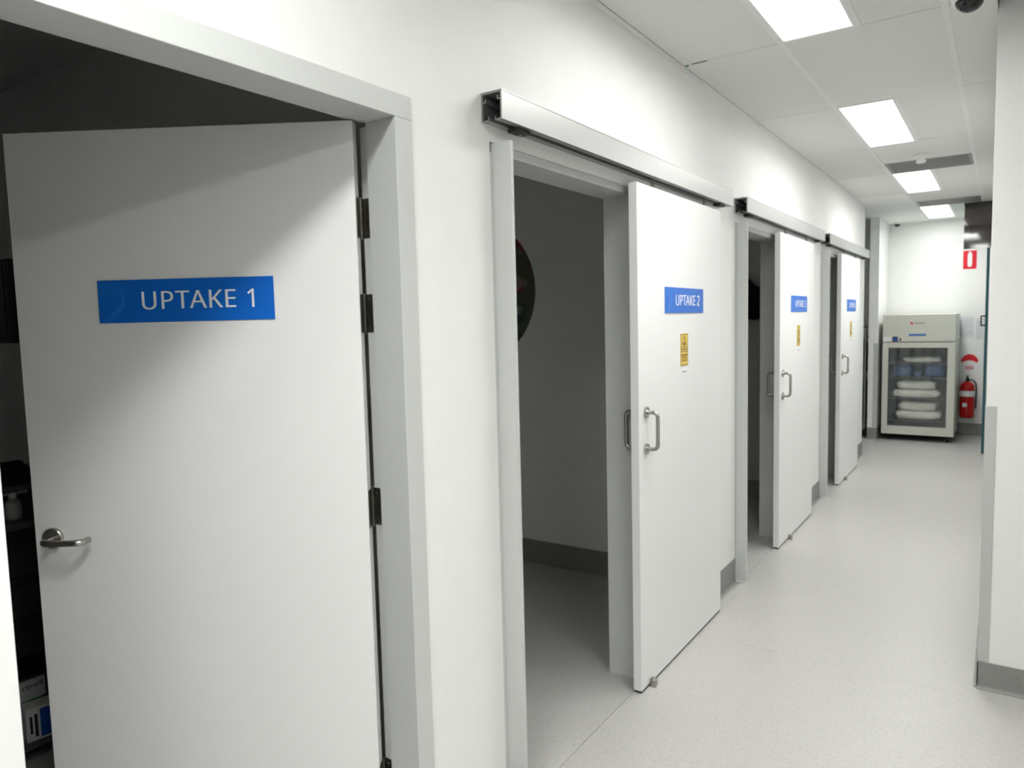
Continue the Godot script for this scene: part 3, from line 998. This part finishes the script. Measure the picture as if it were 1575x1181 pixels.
	mi("hose", st, M.black_rubber, t)
	bx("bracket", Vector3(-0.03, 0.30, -0.10), Vector3(0.03, 0.38, -0.078), M.dark_metal, t)
	# signs and papers on the end wall
	t = thing("fire_sign", "red sign with a white extinguisher symbol high on the end wall", "sign", V(0.9025, 2.194, END_D))
	bx("plate", Vector3(-0.071, -0.113, 0), Vector3(0.071, 0.113, 0.003), M.sign_red, t, 0.0005)
	st = ST()
	prism(st, PackedVector2Array([Vector2(-0.024, 0.07), Vector2(-0.024, -0.055), Vector2(-0.016, -0.085), Vector2(0.016, -0.085), Vector2(0.024, -0.055), Vector2(0.024, 0.07), Vector2(0.012, 0.085), Vector2(0.012, 0.10), Vector2(-0.012, 0.10), Vector2(-0.012, 0.085)]), 0.003, 0.004)
	mi("symbol", st, M.sign_letters, t)
	t = thing("arched_label", "red arched label on the end wall above the fire extinguisher", "sign", V(0.929, 0.93, END_D))
	st = ST()
	var arc := PackedVector2Array()
	for i in 13:
		arc.append(Vector2(0, -0.045) + Vector2.from_angle(lerpf(PI * 0.87, PI * 0.13, i / 12.0)) * Vector2(0.103, 0.135))
	for i in 13:
		arc.append(Vector2(0, -0.045) + Vector2.from_angle(lerpf(PI * 0.13, PI * 0.87, i / 12.0)) * Vector2(0.085, 0.055))
	prism(st, arc, 0, 0.002)
	mi("arch", st, M.sign_red, t)
	M["faded_pink"] = mat("faded_pink", Color(0.88, 0.62, 0.68), 0.6)
	bx("lower_strip", Vector3(-0.045, -0.105, 0), Vector3(0.045, -0.06, 0.002), M.faded_pink, t)
	for r in [[0.80, 1.22, 0.97, 1.49, "white notice sheet on the end wall next to the cabinet"], [0.985, 1.20, 1.075, 1.47, "narrow white notice sheet on the end wall next to the glass door"]]:
		var pz := thing("notice_sheet", r[4], "notice", V((r[0] + r[2]) / 2, r[1], END_D))
		var hw: float = (r[2] - r[0]) / 2
		var hh: float = r[3] - r[1]
		M["paper_white"] = mat("paper_white", Color(0.86, 0.86, 0.87), 0.8)
		bx("paper", Vector3(-hw, 0, 0), Vector3(hw, hh, 0.001), M.paper_white, pz)
		for k in 8:
			bx("print_line", Vector3(-hw * 0.8, hh * (0.1 + 0.1 * k), 0.001), Vector3(hw * (0.8 if k % 3 else 0.3), hh * (0.1 + 0.1 * k) + 0.006, 0.0014), M.guard_grey, pz)
	# tinted panel below the ceiling and the open glass door beside it
	t = thing("tinted_panel", "dark brown tinted glass panel hung below the ceiling near the end wall", "glass panel", V(1.055, 2.225, 9.30), -1.2)
	bx("pane", Vector3(-0.163, 0, -0.006), Vector3(0.163, CEIL - 2.2255, 0.006), M.tinted_glass, t)
	bx("edge_rail", Vector3(-0.168, CEIL - 2.245, -0.010), Vector3(0.163, CEIL - 2.2258, 0.010), M.dark_metal, t)
	t = thing("glass_door", "teal edged glass door standing open along the corridor wall", "door", V(1.118, 0, 9.34))
	bx("pane", Vector3(-0.006, 0.01, -0.95), Vector3(0.006, 2.47, -0.012), M.door_glass, t)
	bx("edge", Vector3(-0.014, 0.01, -0.012), Vector3(0.014, 2.47, 0.0), M.glass_edge, t)
	bx("floor_pivot", Vector3(-0.014, 0.0, -0.08), Vector3(0.014, 0.01, 0.0), M.dark_metal, t)
	st = ST()
	tube(st, [Vector3(-0.006, 1.40, -0.06), Vector3(-0.05, 1.40, -0.06), Vector3(-0.05, 1.50, -0.06), Vector3(-0.006, 1.50, -0.06)], 0.010, 10)
	mi("pull_handle", st, M.dark_metal, t)
	# linen trolley in the recess
	t = thing("linen_trolley", "steel framed trolley with dark bags standing in the recess", "trolley", V(-0.36, 0, 10.25))
	st = ST()
	for z in [-0.22, 0.22]:
		var pts := [Vector3(-0.2, 0.10, z), Vector3(-0.2, 1.33, z)]
		for k in 6:
			var a := (k + 1) / 6.0 * PI / 2
			pts.append(Vector3(-0.2 + 0.06 * (1 - cos(a)), 1.33 + 0.06 * sin(a), z))
		for k in 6:
			var a := k / 6.0 * PI / 2
			pts.append(Vector3(0.2 - 0.06 + 0.06 * sin(a), 1.33 + 0.06 * cos(a), z))
		pts.append(Vector3(0.2, 1.33, z))
		pts.append(Vector3(0.2, 0.10, z))
		tube(st, pts, 0.014, 10)
	for y in [0.14, 0.74, 1.26]:
		for x in [-0.2, 0.2]:
			tube(st, [Vector3(x, y, -0.22), Vector3(x, y, 0.22)], 0.011, 8)
	mi("frame", st, M.steel, t)
	bx("bag", Vector3(-0.18, 0.78, -0.2), Vector3(0.18, 1.22, 0.2), M.trolley_grey, t, 0.04)
	bx("bag", Vector3(-0.18, 0.16, -0.2), Vector3(0.18, 0.72, 0.2), M.dark_cloth, t, 0.04)
	for x in [-0.19, 0.19]:
		for z in [-0.21, 0.21]:
			st = ST()
			lathe(st, Transform3D(Basis(Vector3(1, 0, 0), PI / 2), Vector3(x, 0.045, z - 0.012)), [Vector2(0, 0), Vector2(0.045, 0), Vector2(0.045, 0.024), Vector2(0, 0.024)], 18)
			box(st, Vector3(x - 0.012, 0.05, z - 0.014), Vector3(x + 0.012, 0.11, z + 0.014))
			mi("castor", st, M.black_rubber, t)

func linen(called: String, at: Vector3, size: Vector3, layers: int, m: Material, label: String, category: String, sd: int) -> void:
	# soft folded slabs lying on one another, with a wavy surface
	var n := FastNoiseLite.new()
	n.seed = sd
	n.frequency = 5.0
	var st := ST()
	st.set_smooth_group(0)
	var lh := size.y / layers
	for l in layers:
		var shrink := 1.0 - 0.17 * l
		var rows := 12
		var cols := 36
		var P := []
		for i in rows + 1:
			var row := []
			var v := -PI / 2 + PI * i / rows
			for j in cols:
				var u := TAU * j / cols
				var e := func(a: float, p: float) -> float: return signf(a) * pow(absf(a), p)
				var q := Vector3(e.call(cos(v), 0.35) * e.call(cos(u), 0.4), e.call(sin(v), 0.8), e.call(cos(v), 0.35) * e.call(sin(u), 0.4))
				q *= Vector3(size.x / 2 * shrink, lh / 2, size.z / 2 * shrink)
				var w := n.get_noise_3d(q.x * 1.5 + l * 3.0, q.y * 3.0, q.z * 1.5)
				q += Vector3(q.x, 0, q.z).normalized() * w * 0.04 * absf(cos(v))
				q.y += lh / 2 + lh * l
				if i > rows / 2:
					q.y += w * 0.02
				q.y = maxf(q.y, 0.0005)
				row.append(q)
			P.append(row)
		for i in rows:
			for j in cols:
				var k := (j + 1) % cols
				for p in [P[i][j], P[i][k], P[i + 1][k], P[i][j], P[i + 1][k], P[i + 1][j]]:
					st.set_uv(Vector2.ZERO)
					st.add_vertex(p)
	st.generate_normals()
	var o := mi(called, st, m)
	o.position = at
	tag(o, label, category)

# ---------------------------------------------------------------- dim rooms
func build_rooms() -> void:
	# first room: drawer trolley and monitor seen past the edge of the hinged door
	var t := thing("equipment_trolley", "dark grey drawer trolley with open shelves in the room behind the hinged door", "trolley", V(-1.85, 0, 1.05))
	var fx := 0.25          # front face, local x
	var hz := 0.30
	bx("side_panel", Vector3(-0.25, 0.06, -hz), Vector3(fx, 0.90, -hz + 0.02), M.trolley_grey, t)
	bx("side_panel", Vector3(-0.25, 0.06, hz - 0.02), Vector3(fx, 0.90, hz), M.trolley_grey, t)
	bx("back_panel", Vector3(-0.25, 0.06, -hz + 0.02), Vector3(-0.23, 0.90, hz - 0.02), M.trolley_grey, t)
	bx("top", Vector3(-0.26, 0.87, -hz - 0.01), Vector3(fx + 0.01, 0.90, hz + 0.01), M.trolley_grey, t, 0.004)
	bx("raised_shelf", Vector3(-0.25, 1.005, -hz), Vector3(fx - 0.02, 1.024, hz), M.trolley_grey, t, 0.003)
	for z in [-hz + 0.02, hz - 0.04]:
		bx("shelf_post", Vector3(-0.22, 0.90, z), Vector3(-0.19, 1.005, z + 0.02), M.dark_metal, t)
	for y in [[0.70, 0.865], [0.552, 0.695], [0.412, 0.548]]:
		var dr := bx("drawer", Vector3(-0.20, y[0], -hz + 0.022), Vector3(fx + 0.004, y[1], hz - 0.022), M.dark_plastic, t, 0.003)
		bx("handle", Vector3(fx + 0.004, y[1] - 0.03, -0.10), Vector3(fx + 0.022, y[1] - 0.018, 0.10), M.dark_metal, dr, 0.002)
	bx("shelf", Vector3(-0.23, 0.06, -hz + 0.02), Vector3(fx, 0.08, hz - 0.02), M.trolley_grey, t)
	for x in [-0.2, 0.2]:
		for z in [-0.24, 0.24]:
			var sc := ST()
			lathe(sc, Transform3D(Basis(Vector3(1, 0, 0), PI / 2), Vector3(x, 0.03, z - 0.01)), [Vector2(0, 0), Vector2(0.03, 0), Vector2(0.03, 0.02), Vector2(0, 0.02)], 14)
			box(sc, Vector3(x - 0.012, 0.03, z - 0.012), Vector3(x + 0.012, 0.06, z + 0.012))
			mi("castor", sc, M.black_rubber, t)
	# packs on the low shelf
	t = thing("wipes_pack", "soft green and white wipes pack lying on the low trolley shelf", "pack", V(-1.735, 0.225, 1.10), 90.0)
	var st := ST()
	M["pack_green"] = mat("pack_green", Color(0.16, 0.50, 0.34), 0.5)
	bx("pouch", Vector3(-0.09, -0.145, -0.10), Vector3(0.09, 0.05, 0.0), M.pack_green, t, 0.012)
	bx("front_label", Vector3(-0.085, -0.04, 0.0), Vector3(0.085, 0.045, 0.002), M.sign_letters, t)
	lettering(st, "clinell", Vector3(0.042, 0.012, 0.0025), 0.07, 0.018)
	mi("word", st, M.dark_plastic, t)
	t = thing("glove_box", "small white carton with a blue panel on the low trolley shelf", "box", V(-1.60, 0.08, 1.165), 80.0)
	bx("carton", Vector3(-0.10, 0, -0.07), Vector3(0.03, 0.125, 0.0), M.white_plastic, t, 0.002)
	bx("blue_panel", Vector3(-0.055, 0.01, 0.0), Vector3(0.03, 0.115, 0.001), M.display_blue, t)
	bx("print_line", Vector3(-0.088, 0.03, 0.0), Vector3(-0.080, 0.095, 0.001), M.dark_plastic, t)
	bx("print_line", Vector3(-0.073, 0.015, 0.0), Vector3(-0.063, 0.10, 0.001), M.dark_plastic, t)
	var o := bx("tablet_case", V(-1.86, 0.276, 1.02), V(-1.70, 0.291, 1.20), M.dark_plastic, null, 0.004)
	tag(o, "flat black case lying on the packs of the trolley's low shelf", "case")
	o.rotation_degrees.z = 0
	# tray and cable on top
	t = thing("cable_coil", "coil of black cable on the trolley's raised shelf", "cable", V(-1.74, 1.024, 1.08))
	st = ST()
	for k in 4:
		var pts := []
		for i in 25:
			var a := TAU * i / 24.0 + k
			pts.append(Vector3(cos(a) * (0.10 - 0.008 * k), 0.014 + 0.015 * k + 0.004 * sin(3 * a), sin(a) * (0.12 - 0.012 * k)))
		tube(st, pts, 0.0088, 8)
	mi("cable", st, M.black_rubber, t)
	for z in [[1.02, "white bottle under the raised shelf of the trolley, next to the door edge", 0.0], [1.10, "second white bottle under the raised shelf of the trolley", 0.0]]:
		var b := thing("bottle", z[1], "bottle", V(-1.66, 0.90, z[0]))
		st = ST()
		lathe(st, Transform3D(), [Vector2(0, 0), Vector2(0.024, 0), Vector2(0.026, 0.004), Vector2(0.026, 0.06), Vector2(0.012, 0.075), Vector2(0.012, 0.08)], 16)
		mi("body", st, M.guard_grey, b)
		st = ST()
		lathe(st, Transform3D(), [Vector2(0.014, 0.078), Vector2(0.014, 0.098), Vector2(0, 0.099)], 14)
		mi("cap", st, M.white_plastic, b)
	t = thing("wall_monitor", "black monitor on the partition of the room behind the hinged door", "monitor", V(-1.75, 1.533, 1.30), 0.0)
	bx("casing", Vector3(-0.30, 0, -0.03), Vector3(0.30, 0.28, 0.24), M.dark_plastic, t, 0.008)
	bx("screen", Vector3(-0.27, 0.02, 0.24), Vector3(0.27, 0.26, 0.242), M.black_gloss, t)
	bx("wall_arm", Vector3(-0.05, 0.08, -0.30), Vector3(0.05, 0.20, -0.03), M.dark_metal, t)
	M["led_violet"] = mat("led_violet", Color(0.5, 0.5, 1.0), 0.4)
	M.led_violet.emission_enabled = true
	M.led_violet.emission = Color(0.45, 0.45, 1.0)
	M.led_violet.emission_energy_multiplier = 0.6
	for z in [0.09, 0.11, 0.15]:
		bx("indicator_led", Vector3(0.30, 0.008, z), Vector3(0.3015, 0.011, z + 0.006), M.led_violet, t)
	# second room: round print on the far partition
	t = thing("round_print", "round watercolour print on the dim wall inside the first sliding door", "picture", V(-1.626, 1.763, 3.87))
	st = ST()
	var r := 0.461
	lathe(st, Transform3D(Basis(Vector3.RIGHT, PI / 2), Vector3.ZERO), [Vector2(0, 0), Vector2(r, 0), Vector2(r, 0.006), Vector2(r - 0.002, 0.007)], 64)
	mi("board", st, M.dark_plastic, t)
	st = ST()
	for k in 64:
		var a := TAU * k / 64
		var b := TAU * (k + 1) / 64
		for q in [Vector2.ZERO, Vector2.from_angle(b), Vector2.from_angle(a)]:
			st.set_normal(Vector3(0, 0, 1))
			st.set_uv(Vector2(0.5 + q.x * 0.5, 0.5 - q.y * 0.5))
			st.add_vertex(Vector3(q.x * (r - 0.001), q.y * (r - 0.001), 0.0072))
	var m := mat("mural", Color(0.8, 0.8, 0.8), 0.6)
	m.albedo_texture = mural_print()
	mi("printed_face", st, m, t)
	# third room: dark garment on a hook
	t = thing("hanging_garment", "black garment on a hook inside the middle sliding doorway", "garment", V(-0.47, 1.53, 6.25))
	st = ST()
	prism(st, PackedVector2Array([Vector2(-0.05, 0.01), Vector2(0.0, 0.0), Vector2(0.16, 0.02), Vector2(0.15, 0.24), Vector2(0.06, 0.27), Vector2(0.005, 0.29), Vector2(-0.03, 0.33), Vector2(-0.065, 0.37), Vector2(-0.06, 0.2)]), 0.02, 0.07)
	mi("cloth", st, M.dark_cloth, t)
	bx("hook", Vector3(-0.066, 0.355, 0.0), Vector3(-0.052, 0.37, 0.06), M.steel, t)
	tag(bx("wall_panel", V(-1.4, 0.16, 6.238), V(-0.35, 1.525, 6.25), M.guard_grey, null, 0.002), "plain wall protection panel below the black garment in the middle room", "panel")
